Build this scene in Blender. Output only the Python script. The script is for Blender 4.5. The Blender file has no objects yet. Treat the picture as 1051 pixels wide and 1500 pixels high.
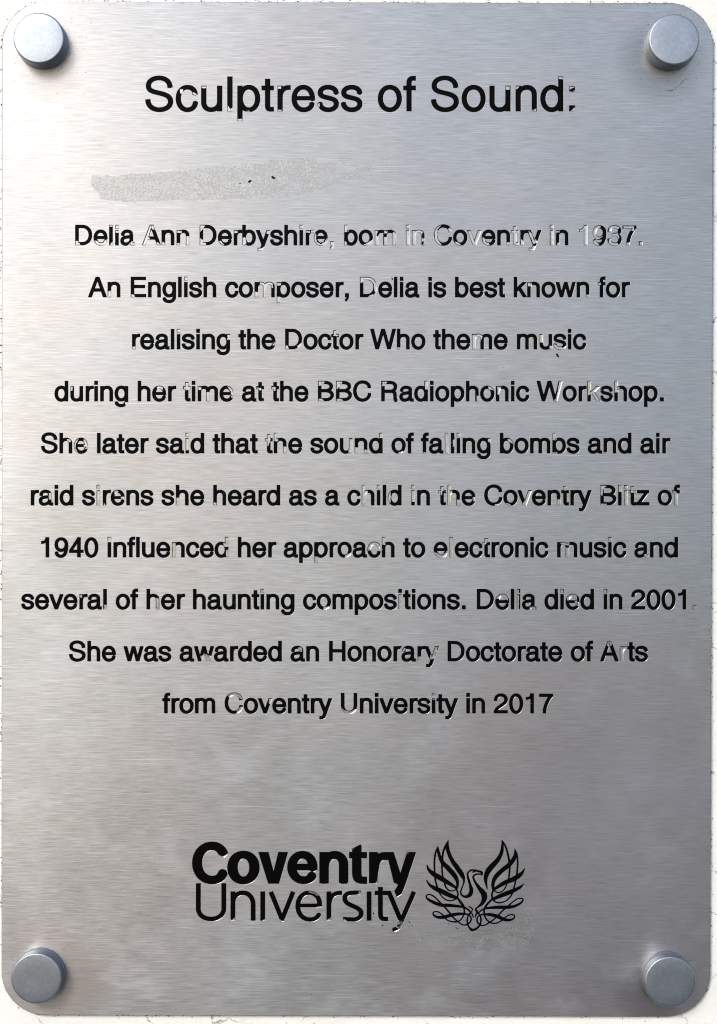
import bpy, math, random
import numpy as np
from mathutils import Vector
from mathutils.geometry import tessellate_polygon

random.seed(7)
rng = np.random.default_rng(7)
C = bpy.context.scene.collection
SC = bpy.context.scene
PX = 0.0002                      # one photo pixel on the plaque is 0.2 mm (the plaque is about A4)


def wx(u): return (u - 525.5) * PX
def wz(v): return (750.0 - v) * PX


# ------------------------------------------------------------------ camera, sky, sun, exposure
cam_d = bpy.data.cameras.new('camera')
cam = bpy.data.objects.new('camera', cam_d)
C.objects.link(cam)
CAM_DIST = 0.48
cam.location = (0.0, -CAM_DIST, 0.0)
cam.rotation_euler = (math.radians(90), 0, 0)
cam_d.sensor_fit = 'VERTICAL'
cam_d.sensor_height = 24.0
cam_d.lens = 24.0 * CAM_DIST / (1500 * PX)
cam_d.clip_start = 0.01
cam_d.clip_end = 500.0
SC.camera = cam

SUN_AZ, SUN_EL = 29.0, 29.0      # degrees to the left of straight-out-from-the-wall, and up
world = bpy.data.worlds.new('World')
SC.world = world
world.use_nodes = True
wn = world.node_tree
wn.nodes.clear()
w_out = wn.nodes.new('ShaderNodeOutputWorld')
w_bg = wn.nodes.new('ShaderNodeBackground')
w_sky = wn.nodes.new('ShaderNodeTexSky')
w_sky.sky_type = 'NISHITA'
w_sky.sun_disc = False
w_sky.sun_elevation = math.radians(SUN_EL)
w_sky.sun_rotation = math.radians(180.0 + SUN_AZ)
w_sky.air_density = 1.0
w_sky.dust_density = 1.4
w_sky.ozone_density = 1.0
w_bg.inputs['Strength'].default_value = 0.067
wn.links.new(w_sky.outputs[0], w_bg.inputs['Color'])
wn.links.new(w_bg.outputs[0], w_out.inputs['Surface'])

sun_d = bpy.data.lights.new('sun', 'SUN')
sun = bpy.data.objects.new('sun', sun_d)
C.objects.link(sun)
sun_d.energy = 0.54
sun_d.angle = math.radians(18.0)
sun_d.color = (1.0, 0.995, 0.995)
sd = Vector((-math.sin(math.radians(SUN_AZ)) * math.cos(math.radians(SUN_EL)),
             -math.cos(math.radians(SUN_AZ)) * math.cos(math.radians(SUN_EL)),
             math.sin(math.radians(SUN_EL))))
sun.rotation_euler = (-sd).to_track_quat('-Z', 'Y').to_euler()

SC.cycles.filter_width = 1.05
SC.view_settings.view_transform = 'Standard'
SC.view_settings.look = 'None'
SC.view_settings.gamma = 1.0
SC.view_settings.use_curve_mapping = False
SC.view_settings.exposure = 1.58


# ------------------------------------------------------------------ node helpers
class Mat:
    def __init__(self, name):
        self.m = bpy.data.materials.new(name)
        self.m.use_nodes = True
        self.t = self.m.node_tree
        self.b = self.t.nodes['Principled BSDF']
        tc = self.t.nodes.new('ShaderNodeTexCoord')
        self.obj = tc.outputs['Object']

    def link(self, a, b): self.t.links.new(a, b)

    def mapped(self, scale, loc=(0, 0, 0), rot=(0, 0, 0)):
        n = self.t.nodes.new('ShaderNodeMapping')
        n.inputs['Scale'].default_value = scale
        n.inputs['Location'].default_value = loc
        n.inputs['Rotation'].default_value = rot
        self.link(self.obj, n.inputs['Vector'])
        return n.outputs[0]

    def noise(self, vec, scale=1.0, detail=2.0, rough=0.5):
        n = self.t.nodes.new('ShaderNodeTexNoise')
        n.inputs['Scale'].default_value = scale
        n.inputs['Detail'].default_value = detail
        n.inputs['Roughness'].default_value = rough
        self.link(vec, n.inputs['Vector'])
        return n.outputs['Fac']

    def voronoi(self, vec, scale, feature='F1', rnd=1.0):
        n = self.t.nodes.new('ShaderNodeTexVoronoi')
        n.feature = feature
        n.inputs['Scale'].default_value = scale
        n.inputs['Randomness'].default_value = rnd
        self.link(vec, n.inputs['Vector'])
        return n.outputs['Distance']

    def ramp(self, fac, stops):
        n = self.t.nodes.new('ShaderNodeValToRGB')
        el = n.color_ramp.elements
        while len(el) < len(stops): el.new(0.5)
        for e, (p, c) in zip(el, stops):
            e.position = p
            e.color = (c, c, c, 1) if isinstance(c, (int, float)) else (*c, 1)
        self.link(fac, n.inputs['Fac'])
        return n.outputs['Color']

    def math(self, op, a, b=None):
        n = self.t.nodes.new('ShaderNodeMath')
        n.operation = op
        for k, v in ((0, a), (1, b)):
            if v is None: continue
            if isinstance(v, (int, float)): n.inputs[k].default_value = v
            else: self.link(v, n.inputs[k])
        return n.outputs[0]

    def mix(self, fac, a, b, mode='MIX'):
        n = self.t.nodes.new('ShaderNodeMix')
        n.data_type = 'RGBA'
        n.blend_type = mode
        for idx, v in ((0, fac), (6, a), (7, b)):
            if isinstance(v, (int, float)): n.inputs[idx].default_value = v
            elif isinstance(v, tuple): n.inputs[idx].default_value = (*v, 1)
            else: self.link(v, n.inputs[idx])
        return n.outputs[2]

    def bump(self, height, strength, dist):
        n = self.t.nodes.new('ShaderNodeBump')
        n.inputs['Strength'].default_value = strength
        n.inputs['Distance'].default_value = dist
        self.link(height, n.inputs['Height'])
        self.link(n.outputs[0], self.b.inputs['Normal'])
        return n

    def set(self, **kw):
        for k, v in kw.items():
            s = self.b.inputs[k.replace('_', ' ')]
            if isinstance(v, (int, float)): s.default_value = v
            elif isinstance(v, tuple): s.default_value = (*v, 1) if len(v) == 3 else v
            else: self.link(v, s)
        return self


def make_plate_mat():
    m = Mat('brushed_steel')
    fine = m.noise(m.mapped((150, 400, 4300)), 1.0, 3.0, 0.72)
    mid = m.noise(m.mapped((70, 100, 2100), (3, 1, 7)), 1.0, 2.0, 0.6)
    long_ = m.noise(m.mapped((16, 50, 1500), (9, 4, 2)), 1.0, 2.0, 0.55)
    # a few brighter single scratches along the grain, and rarer dull ones
    scr = m.ramp(m.noise(m.mapped((42, 100, 4200), (1, 5, 3)), 1.0, 1.0, 0.5), [(0.64, 0.0), (0.74, 1.0)])
    dul = m.ramp(m.noise(m.mapped((60, 100, 3800), (7, 2, 9)), 1.0, 1.0, 0.5), [(0.70, 0.0), (0.78, 1.0)])
    # handling marks: cloudy wiped patches that change the sheen
    wipe = m.noise(m.mapped((30, 30, 17), (4, 0, 2), (0, 0.5, 0)), 1.0, 4.0, 0.6)
    wisp = m.ramp(m.noise(m.mapped((46, 46, 70), (2, 7, 4), (0, -0.6, 0)), 1.0, 5.0, 0.65), [(0.52, 0.0), (0.68, 1.0)])
    # slow warm and blue tints, painting in reflections of the surroundings
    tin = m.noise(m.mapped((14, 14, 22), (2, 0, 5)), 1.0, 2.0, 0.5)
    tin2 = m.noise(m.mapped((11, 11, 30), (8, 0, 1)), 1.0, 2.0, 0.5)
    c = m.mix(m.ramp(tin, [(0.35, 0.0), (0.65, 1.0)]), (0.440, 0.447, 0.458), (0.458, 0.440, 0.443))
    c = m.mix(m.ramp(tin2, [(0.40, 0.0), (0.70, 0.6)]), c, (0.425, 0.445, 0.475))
    v = m.math('MULTIPLY', m.math('SUBTRACT', fine, 0.5), 1.25)
    v = m.math('ADD', v, m.math('MULTIPLY', m.math('SUBTRACT', mid, 0.5), 0.08))
    v = m.math('ADD', v, m.math('MULTIPLY', m.math('SUBTRACT', long_, 0.5), 0.05))
    v = m.math('ADD', v, m.math('MULTIPLY', m.math('SUBTRACT', wipe, 0.5), 0.20))
    v = m.math('ADD', v, 1.0)
    g = m.t.nodes.new('ShaderNodeCombineColor')
    for i in range(3): m.link(v, g.inputs[i])
    c = m.mix(1.0, c, g.outputs[0], 'MULTIPLY')
    c = m.mix(m.math('MULTIPLY', scr, 0.65), c, (0.72, 0.72, 0.74))
    c = m.mix(m.math('MULTIPLY', dul, 0.22), c, (0.22, 0.22, 0.23))
    c = m.mix(m.math('MULTIPLY', wisp, 0.13), c, (0.62, 0.62, 0.63))
    # grime round the fixings, partly painted contact shade, and a painted dark reflection
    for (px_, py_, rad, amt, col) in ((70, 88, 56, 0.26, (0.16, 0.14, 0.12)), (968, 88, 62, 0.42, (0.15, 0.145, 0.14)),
                                      (915, 1250, 420, 0.30, (0.36, 0.272, 0.272)), (88, 1446, 75, 0.36, (0.24, 0.19, 0.15)), (962, 1456, 56, 0.42, (0.12, 0.11, 0.11))):  # the wide pinkish patch is a dark reflection put into the colour
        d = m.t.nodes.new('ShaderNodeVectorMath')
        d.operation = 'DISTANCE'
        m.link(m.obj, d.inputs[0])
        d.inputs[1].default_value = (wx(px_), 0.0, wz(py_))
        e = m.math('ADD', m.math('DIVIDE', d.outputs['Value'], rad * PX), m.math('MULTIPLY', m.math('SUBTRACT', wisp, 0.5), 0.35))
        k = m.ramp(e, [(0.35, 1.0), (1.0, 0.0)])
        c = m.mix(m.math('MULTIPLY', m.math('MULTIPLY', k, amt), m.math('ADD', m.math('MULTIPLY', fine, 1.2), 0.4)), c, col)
    r = m.math('ADD', m.math('MULTIPLY', m.math('SUBTRACT', fine, 0.5), 0.14), 0.36)
    r = m.math('ADD', r, m.math('MULTIPLY', m.math('SUBTRACT', wipe, 0.5), 0.16))
    r = m.math('ADD', r, m.math('MULTIPLY', wisp, 0.07))
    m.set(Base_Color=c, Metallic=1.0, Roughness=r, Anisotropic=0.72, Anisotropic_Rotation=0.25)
    tg = m.t.nodes.new('ShaderNodeTangent')
    tg.direction_type = 'RADIAL'
    tg.axis = 'Z'
    m.link(tg.outputs[0], m.b.inputs['Tangent'])
    b1 = m.bump(fine, 0.22, 0.00003)
    b0 = m.t.nodes.new('ShaderNodeBump')          # the sheet is not perfectly flat
    b0.inputs['Strength'].default_value = 1.0
    b0.inputs['Distance'].default_value = 0.0009
    m.link(m.noise(m.mapped((13, 13, 9), (1, 3, 6)), 1.0, 1.5, 0.4), b0.inputs['Height'])
    m.link(b0.outputs[0], b1.inputs['Normal'])
    return m.m


def make_groove_mat():
    m = Mat('bare_groove_steel')
    n = m.noise(m.mapped((900, 900, 900)), 1.0, 3.0, 0.6)
    c = m.mix(m.ramp(n, [(0.3, 0.0), (0.7, 1.0)]), (0.33, 0.328, 0.326), (0.46, 0.457, 0.455))
    m.set(Base_Color=c, Metallic=1.0, Roughness=0.32)
    m.bump(n, 0.35, 0.00008)
    return m.m


def make_paint_mat():
    m = Mat('black_enamel')
    n = m.noise(m.mapped((700, 700, 700)), 1.0, 3.0, 0.6)
    c = m.mix(n, (0.0008, 0.0008, 0.001), (0.0018, 0.0018, 0.002))
    dust = m.ramp(m.voronoi(m.mapped((1, 1, 1)), 520.0), [(0.05, 1.0), (0.085, 0.0)])
    keep = m.ramp(m.noise(m.mapped((240, 240, 240), (4, 2, 6)), 1.0, 1.0), [(0.60, 0.0), (0.66, 1.0)])
    c = m.mix(m.math('MULTIPLY', m.math('MULTIPLY', dust, keep), 0.5), c, (0.30, 0.30, 0.31))
    m.set(Base_Color=c, Roughness=0.42)
    m.b.inputs['Specular IOR Level'].default_value = 0.035
    m.bump(n, 0.25, 0.00006)
    return m.m


def make_cap_mat(name, tint):
    m = Mat(name)
    n = m.noise(m.mapped((900, 900, 900)), 1.0, 3.0, 0.65)
    p = m.noise(m.mapped((160, 160, 160), (2, 3, 1)), 1.0, 3.0, 0.6)
    c = m.mix(m.ramp(n, [(0.3, 0.0), (0.7, 1.0)]), tuple(t * 0.88 for t in tint), tuple(min(1, t * 1.08) for t in tint))
    c = m.mix(m.ramp(p, [(0.45, 0.0), (0.75, 0.35)]), c, tuple(t * 0.80 for t in tint))
    spot = m.ramp(m.voronoi(m.mapped((1, 1, 1)), 260.0), [(0.03, 1.0), (0.06, 0.0)])
    sk = m.ramp(m.noise(m.mapped((130, 130, 130)), 1.0, 1.0), [(0.62, 0.0), (0.66, 1.0)])
    c = m.mix(m.math('MULTIPLY', spot, sk), c, (0.08, 0.07, 0.06))
    m.set(Base_Color=c, Metallic=1.0, Roughness=0.42)
    m.bump(n, 0.2, 0.00004)
    return m.m


def make_wall_mat():
    m = Mat('cream_masonry_paint')
    big = m.noise(m.mapped((55, 55, 55)), 1.0, 4.0, 0.6)
    small = m.noise(m.mapped((900, 900, 900)), 1.0, 4.0, 0.65)
    c = m.mix(m.ramp(big, [(0.35, 0.0), (0.7, 1.0)]), (0.86, 0.85, 0.81), (0.82, 0.805, 0.745))
    warp = m.t.nodes.new('ShaderNodeVectorMath')
    warp.operation = 'ADD'
    nn = m.t.nodes.new('ShaderNodeTexNoise')
    nn.inputs['Scale'].default_value = 260
    nn.inputs['Detail'].default_value = 4
    m.link(m.obj, nn.inputs['Vector'])
    sc = m.t.nodes.new('ShaderNodeVectorMath')
    sc.operation = 'SCALE'
    sc.inputs['Scale'].default_value = 0.006
    m.link(nn.outputs['Color'], sc.inputs[0])
    m.link(m.obj, warp.inputs[0])
    m.link(sc.outputs[0], warp.inputs[1])
    edge = m.voronoi(warp.outputs[0], 70.0, 'DISTANCE_TO_EDGE')
    crack = m.ramp(edge, [(0.0, 1.0), (0.022, 0.0)])
    cm = m.ramp(m.noise(m.mapped((60, 60, 60), (3, 1, 2)), 1.0, 2.0), [(0.50, 0.0), (0.60, 1.0)])
    c = m.mix(m.math('MULTIPLY', m.math('MULTIPLY', crack, cm), 0.75), c, (0.10, 0.085, 0.07))
    spk = m.ramp(m.voronoi(m.mapped((1, 1, 1)), 480.0), [(0.06, 1.0), (0.13, 0.0)])
    sm = m.ramp(m.noise(m.mapped((150, 150, 150), (6, 2, 2)), 1.0, 2.0), [(0.55, 0.0), (0.63, 1.0)])
    c = m.mix(m.math('MULTIPLY', m.math('MULTIPLY', spk, sm), 0.85), c, (0.07, 0.06, 0.05))
    m.set(Base_Color=c, Roughness=0.75)
    m.bump(m.math('ADD', small, m.math('MULTIPLY', big, 2.0)), 0.5, 0.0003)
    return m.m


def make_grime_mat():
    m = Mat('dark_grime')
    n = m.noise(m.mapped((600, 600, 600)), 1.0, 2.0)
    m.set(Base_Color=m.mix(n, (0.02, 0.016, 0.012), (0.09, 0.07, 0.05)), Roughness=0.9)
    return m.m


def make_residue_mat(name, cover, tint, x_worn=0.0, fade=0.0):
    """dried adhesive: pale speckled film with worn-through holes"""
    m = Mat(name)
    n = m.noise(m.mapped((1500, 1500, 1500)), 1.0, 3.0, 0.7)
    b = m.noise(m.mapped((240, 240, 300), (5, 1, 2)), 1.0, 3.0, 0.6)
    c = m.mix(m.ramp(n, [(0.35, 0.0), (0.65, 1.0)]), tuple(t * 0.82 for t in tint), tint)
    dk = m.ramp(m.noise(m.mapped((2300, 2300, 2300), (7, 3, 1)), 1.0, 2.0, 0.6), [(0.58, 0.0), (0.70, 1.0)])
    c = m.mix(m.math('MULTIPLY', dk, 0.72), c, (0.14, 0.135, 0.13))
    dk2 = m.ramp(m.voronoi(m.mapped((1, 1, 1)), 430.0), [(0.05, 1.0), (0.12, 0.0)])
    rare = m.ramp(m.noise(m.mapped((210, 210, 210), (3, 8, 1)), 1.0, 2.0), [(0.52, 0.0), (0.60, 1.0)])
    c = m.mix(m.math('MULTIPLY', m.math('MULTIPLY', dk2, rare), 0.75), c, (0.08, 0.075, 0.07))
    m.set(Base_Color=c, Roughness=0.5, Metallic=0.5)
    a = m.math('ADD', m.math('MULTIPLY', n, 0.62), m.math('MULTIPLY', b, 0.62))
    sx = m.t.nodes.new('ShaderNodeSeparateXYZ')
    m.link(m.obj, sx.inputs[0])
    a = m.math('SUBTRACT', a, m.math('MULTIPLY', m.math('SUBTRACT', sx.outputs['X'], x_worn), fade))
    m.set(Alpha=m.ramp(a, [(cover - 0.08, 0.0), (cover + 0.10, 0.8)]))
    m.bump(n, 0.4, 0.0001)
    return m.m


# ------------------------------------------------------------------ signed distance drawing of the lettering
def bez(p0, p1, p2, p3, n):
    t = np.linspace(0, 1, n + 1)[1:, None]
    p0, p1, p2, p3 = map(np.array, (p0, p1, p2, p3))
    return list(map(tuple, p0 * (1 - t) ** 3 + 3 * p1 * t * (1 - t) ** 2 + 3 * p2 * t * t * (1 - t) + p3 * t ** 3))


def parse(s, hx, hy, seg=9):
    """tiny path language: M L C as usual, H: quarter bow leaving sideways, V: quarter bow leaving upright,
    Z closes, W sets half widths, P..; a filled polygon.  Returns strokes and polygons."""
    tok = s.split()
    strokes, polys, cur = [], [], None
    w = (hx, hy)
    i = 0
    K = 0.58
    cmd = None

    def num(n):
        nonlocal i
        r = tuple(float(a) for a in tok[i:i + n])
        i += n
        return r
    while i < len(tok):
        if tok[i][0].isalpha():
            cmd = tok[i]
            i += 1
        if cmd == 'W':
            w = num(2)
        elif cmd == 'M':
            cur = {'p': [num(2)], 'z': False, 'w': w}
            strokes.append(cur)
            cmd = 'L'
        elif cmd == 'L':
            cur['p'].append(num(2))
        elif cmd == 'C':
            a = num(6)
            cur['p'] += bez(cur['p'][-1], a[0:2], a[2:4], a[4:6], seg)
        elif cmd in 'HV':
            x, y = num(2)
            x0, y0 = cur['p'][-1]
            if cmd == 'H': c1, c2 = (x0 + (x - x0) * K, y0), (x, y + (y0 - y) * K)
            if cmd == 'V': c1, c2 = (x0, y0 + (y - y0) * K), (x + (x0 - x) * K, y)
            # H leaves sideways and arrives upright, V leaves upright and arrives sideways
            if cmd == 'H': c2 = (x, y + (y0 - y) * (1 - K)) if False else (x, y0 + (y - y0) * (1 - K))
            if cmd == 'V': c2 = (x0 + (x - x0) * (1 - K), y)
            cur['p'] += bez((x0, y0), c1, c2, (x, y), seg)
        elif cmd == 'Z':
            cur['z'] = True
        elif cmd == 'P':
            pts = []
            while i < len(tok) and not tok[i][0].isalpha():
                pts.append(num(2))
            polys.append(pts)
    return strokes, polys


def stroke_sdf(F, X, Y, P, R, closed, butt=True):
    """union of one variable-width stroke into F (in place)"""
    P = np.array(P, float)
    R = np.array(R, float)
    n = len(P)
    if closed and np.hypot(*(P[0] - P[-1])) < 1e-6:
        P, R = P[:-1], R[:-1]
        n -= 1
    last = n if closed else n - 1
    xs, ys = X[0], Y[:, 0]
    for k in range(last):
        a, b = P[k], P[(k + 1) % n]
        ra, rb = R[k], R[(k + 1) % n]
        d = b - a
        L = math.hypot(*d)
        if L < 1e-9: continue
        m = max(ra, rb) + 3.5
        j0, j1 = np.searchsorted(xs, (min(a[0], b[0]) - m, max(a[0], b[0]) + m))
        i0, i1 = np.searchsorted(ys, (min(a[1], b[1]) - m, max(a[1], b[1]) + m))
        if j1 <= j0 or i1 <= i0: continue
        x, y = X[i0:i1, j0:j1] - a[0], Y[i0:i1, j0:j1] - a[1]
        u = (x * d[0] + y * d[1]) / L
        perp = np.abs(x * d[1] - y * d[0]) / L
        t = np.clip(u, 0, L)
        f = np.hypot(u - t, perp) - (ra + (rb - ra) * t / L)
        if butt and not closed:
            if k == 0: f = np.where(u < 0, np.maximum(perp - ra, -u), f)
            if k == last - 1: f = np.where(u > L, np.maximum(perp - rb, u - L), f)
        F[i0:i1, j0:j1] = np.minimum(F[i0:i1, j0:j1], f)


def poly_sdf(c, X, Y):
    d2 = np.full(X.shape, 1e18)
    par = np.zeros(X.shape, bool)
    n = len(c)
    for i in range(n):
        (x0, y0), (x1, y1) = c[i], c[(i + 1) % n]
        dx, dy = x1 - x0, y1 - y0
        L = dx * dx + dy * dy
        if L < 1e-18: continue
        t = np.clip(((X - x0) * dx + (Y - y0) * dy) / L, 0, 1)
        d2 = np.minimum(d2, (X - x0 - t * dx) ** 2 + (Y - y0 - t * dy) ** 2)
        if y0 != y1:
            par ^= ((Y >= y0) != (Y >= y1)) & (X < x0 + (Y - y0) / dy * dx)
    d = np.sqrt(d2)
    return np.where(par, -d, d)


CASES = {1: ['LB'], 2: ['BR'], 3: ['LR'], 4: ['RT'], 5: ['LT', 'RB'], 6: ['BT'], 7: ['LT'], 8: ['TL'], 9: ['TB'],
         10: ['TR', 'BL'], 11: ['TR'], 12: ['RL'], 13: ['RB'], 14: ['BL']}


def march(F, x0, y0, h):
    F = np.where(np.abs(F) < 1e-7, 1e-7, F)
    ins = F < 0
    ins[0] = ins[-1] = False
    ins[:, 0] = ins[:, -1] = False
    F = np.where(ins, F, np.abs(F))
    c = ins[:-1, :-1] * 1 + ins[:-1, 1:] * 2 + ins[1:, 1:] * 4 + ins[1:, :-1] * 8
    nxt, pos = {}, {}
    for i, j in zip(*np.nonzero((c > 0) & (c < 15))):
        i, j = int(i), int(j)
        for ab in CASES[int(c[i, j])]:
            k = []
            for e in ab:
                q = {'B': (0, i, j), 'T': (0, i + 1, j), 'L': (1, i, j), 'R': (1, i, j + 1)}[e]
                if q not in pos:
                    f0 = F[q[1], q[2]]
                    if q[0] == 0:
                        t = f0 / (f0 - F[q[1], q[2] + 1])
                        pos[q] = (x0 + (q[2] + t) * h, y0 + q[1] * h)
                    else:
                        t = f0 / (f0 - F[q[1] + 1, q[2]])
                        pos[q] = (x0 + q[2] * h, y0 + (q[1] + t) * h)
                k.append(q)
            nxt[k[0]] = k[1]
    loops = []
    while nxt:
        s = next(iter(nxt))
        l = [s]
        q = nxt.pop(s)
        while q != s:
            l.append(q)
            q = nxt.pop(q)
        loops.append([pos[q] for q in l])
    return loops


def area(l):
    a = np.array(l)
    return 0.5 * float(np.sum(a[:, 0] * np.roll(a[:, 1], -1) - np.roll(a[:, 0], -1) * a[:, 1]))


def simplify(l, eps):
    P = np.array(l)
    n = len(P)
    if n < 6: return [tuple(p) for p in P]
    far = int(np.argmax(((P - P[0]) ** 2).sum(1)))
    keep = {0, far}
    stack = [list(range(0, far + 1)), list(range(far, n)) + [0]]
    while stack:
        a = stack.pop()
        if len(a) < 3: continue
        p, d = P[a[0]], P[a[-1]] - P[a[0]]
        L = np.hypot(*d)
        m = P[a[1:-1]] - p
        dist = np.abs(m[:, 0] * d[1] - m[:, 1] * d[0]) / L if L > 1e-9 else np.hypot(m[:, 0], m[:, 1])
        k = int(np.argmax(dist))
        if dist[k] > eps:
            keep.add(a[k + 1])
            stack += [a[:k + 2], a[k + 1:]]
    return [tuple(P[i]) for i in sorted(keep)]


def contours(F, x0, y0, h, eps=0.045, amin=0.25):
    out = []
    for l in march(F, x0, y0, h):
        if abs(area(l)) < amin: continue
        l = simplify(l, eps)
        if len(l) >= 3: out.append(l)
    return out


class Field:
    """a signed distance picture in photo pixels (y down) with its origin"""
    def __init__(self, x0, y0, x1, y1, h):
        self.x0, self.y0, self.h = x0, y0, h
        nx, ny = int((x1 - x0) / h) + 1, int((y1 - y0) / h) + 1
        self.X, self.Y = np.meshgrid(x0 + np.arange(nx) * h, y0 + np.arange(ny) * h)
        self.F = np.full(self.X.shape, 50.0)

    def add(self, strokes, polys, sx, sy, ox, oy, butt=True):
        for s in strokes:
            P = np.array(s['p'], float)
            hx, hy = s['w']
            D = np.roll(P, -1, 0) - np.roll(P, 1, 0)
            if not (s['z'] and np.hypot(*(P[0] - P[-1])) < 1e-6):
                D[0], D[-1] = P[1] - P[0], P[-1] - P[-2]
            else:
                D[0] = D[-1] = P[1] - P[-2]
            L = np.maximum(np.hypot(D[:, 0], D[:, 1]), 1e-9)
            R = np.sqrt((hx * D[:, 1] / L) ** 2 + (hy * D[:, 0] / L) ** 2) * abs(sx)
            Q = np.stack([P[:, 0] * sx + ox, P[:, 1] * sy + oy], 1)
            stroke_sdf(self.F, self.X, self.Y, Q, R, s['z'], butt)
        for p in polys:
            self.F = np.minimum(self.F, poly_sdf([(x * sx + ox, y * sy + oy) for x, y in p], self.X, self.Y))

    def grad(self, x, y):
        h = self.h
        j = min(max((x - self.x0) / h, 1.01), self.F.shape[1] - 2.01)
        i = min(max((y - self.y0) / h, 1.01), self.F.shape[0] - 2.01)

        def s(ii, jj):
            a, b = int(ii), int(jj)
            u, v = ii - a, jj - b
            F = self.F
            return (F[a, b] * (1 - v) + F[a, b + 1] * v) * (1 - u) + (F[a + 1, b] * (1 - v) + F[a + 1, b + 1] * v) * u
        gx, gy = s(i, j + 1) - s(i, j - 1), s(i + 1, j) - s(i - 1, j)
        L = math.hypot(gx, gy) or 1.0
        return gx / L, gy / L


ROUND = {
 'l': "M 111 0 L 111 718",
 'i': "M 111 0 L 111 523 W 48 40 M 111 612 L 111 718",
 'o': "M 78 262 V 278 502 H 478 262 V 278 22 H 78 262 Z",
 'b': "M 100 0 L 100 718 M 106 262 V 288 502 H 475 262 V 288 22 H 106 262 Z",
 'd': "M 457 0 L 457 718 M 77 262 V 264 502 H 451 262 V 264 22 H 77 262 Z",
 'p': "M 100 -207 L 100 523 M 106 262 V 288 502 H 475 262 V 288 22 H 106 262 Z",
 'g': "M 457 523 L 457 0 V 268 -180 H 88 -62 M 80 266 V 264 502 H 451 266 V 264 32 H 80 266 Z",
 'n': "M 107 0 L 107 523 M 107 320 V 296 499 H 449 345 L 449 0",
 'h': "M 107 0 L 107 718 M 107 320 V 296 499 H 449 345 L 449 0",
 'm': "M 107 0 L 107 523 M 107 330 V 276 499 H 417 365 L 417 0 M 417 330 V 586 499 H 727 365 L 727 0",
 'u': "M 447 523 L 447 0 M 110 523 L 110 172 V 264 24 H 447 195",
 'r': "M 119 0 L 119 523 M 119 290 V 290 494 L 334 496",
 'c': "M 430 352 V 266 502 H 73 262 V 266 22 H 436 186",
 'e': "W 44 34 M 83 268 L 470 268 W 45 40 M 472 234 L 472 262 V 280 502 H 83 258 V 284 22 H 462 162",
 'a': "M 103 366 V 268 502 H 421 390 L 421 92 C 421 50 440 28 480 26 L 530 30 M 421 330 C 395 288 335 296 250 284 C 145 268 79 236 79 146 V 205 22 C 320 22 421 90 421 200",
 's': "M 418 372 V 248 502 H 80 388 C 80 315 135 300 245 276 C 355 252 421 226 421 146 V 250 22 H 74 162",
 't': "M 133 669 L 133 105 C 133 52 150 33 196 33 L 257 37 M 14 485 L 257 485",
 'f': "M 128 0 L 128 588 C 128 660 158 690 212 690 L 264 690 M 14 485 L 264 485",
 'k': "M 109 0 L 109 718 P 140 180 140 300 374 523 494 523 255 292 P 216 285 288 340 506 0 396 0",
 'v': "P 4 523 106 523 251 122 395 523 496 523 300 0 201 0",
 'w': "P 12 523 112 523 213 132 313 523 414 523 515 132 616 523 713 523 566 0 464 0 362 392 258 0 158 0",
 'y': "P 7 523 109 523 280 90 225 -40 P 392 523 493 523 287 -50 196 -40 M 242 -40 C 215 -125 190 -176 135 -178 L 62 -172",
 'z': "M 40 485 L 458 485 M 28 38 L 470 38 P 28 40 130 40 460 485 350 485",
 'A': "P 10 0 110 0 336 640 336 718 281 718 P 658 0 552 0 330 640 330 718 391 718 M 165 250 L 505 250",
 'B': "M 122 0 L 122 718 M 122 678 L 330 678 H 549 530 V 330 374 L 122 374 M 330 374 H 583 208 V 350 40 L 122 40",
 'C': "M 627 492 V 372 696 H 92 358 V 372 22 H 636 266",
 'D': "M 128 0 L 128 718 M 128 678 L 330 678 H 626 360 V 330 40 L 128 40",
 'E': "M 132 0 L 132 718 M 132 678 L 612 678 M 132 378 L 580 378 M 132 40 L 618 40",
 'H': "M 124 0 L 124 718 M 599 0 L 599 718 M 124 371 L 599 371",
 'R': "M 134 0 L 134 718 M 134 678 L 400 678 H 596 520 V 410 352 L 134 352 M 400 352 C 520 352 572 325 577 225 L 582 120 C 584 60 590 35 618 0",
 'S': "M 564 502 V 332 698 H 106 535 C 106 430 190 408 320 380 C 470 346 576 312 576 196 V 336 22 H 94 232",
 'U': "M 126 718 L 126 260 V 362 22 H 597 260 L 597 718",
 'W': "P 12 718 116 718 254 140 418 718 524 718 688 140 826 718 932 718 744 0 640 0 472 596 304 0 200 0",
 '0': "M 82 342 V 278 665 H 474 342 V 278 18 H 82 342 Z",
 '1': "M 315 0 L 315 703 W 36 33 M 101 532 C 230 532 278 580 300 703",
 '2': "M 74 464 V 275 665 H 460 495 C 460 390 385 340 262 258 C 150 184 82 128 76 20 M 28 40 L 507 40",
 '3': "M 82 498 V 270 665 H 462 520 V 285 376 L 222 376 M 285 376 H 478 200 V 278 18 H 78 208",
 '4': "M 370 0 L 370 703 M 25 205 L 523 205 W 38 38 M 62 225 L 358 672",
 '7': "M 37 650 L 523 650 M 478 640 C 350 500 238 290 214 0",
 '9': "M 87 452 V 270 665 H 462 452 V 270 240 H 87 452 Z M 466 470 C 478 170 396 18 264 18 H 96 166",
 '.': "W 54 54 M 139 0 L 139 106", ':': "W 54 54 M 139 0 L 139 106 M 139 410 L 139 516",
 ',': "W 54 54 M 139 0 L 139 106 W 26 26 M 165 20 C 168 -60 150 -105 92 -130",
}
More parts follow.
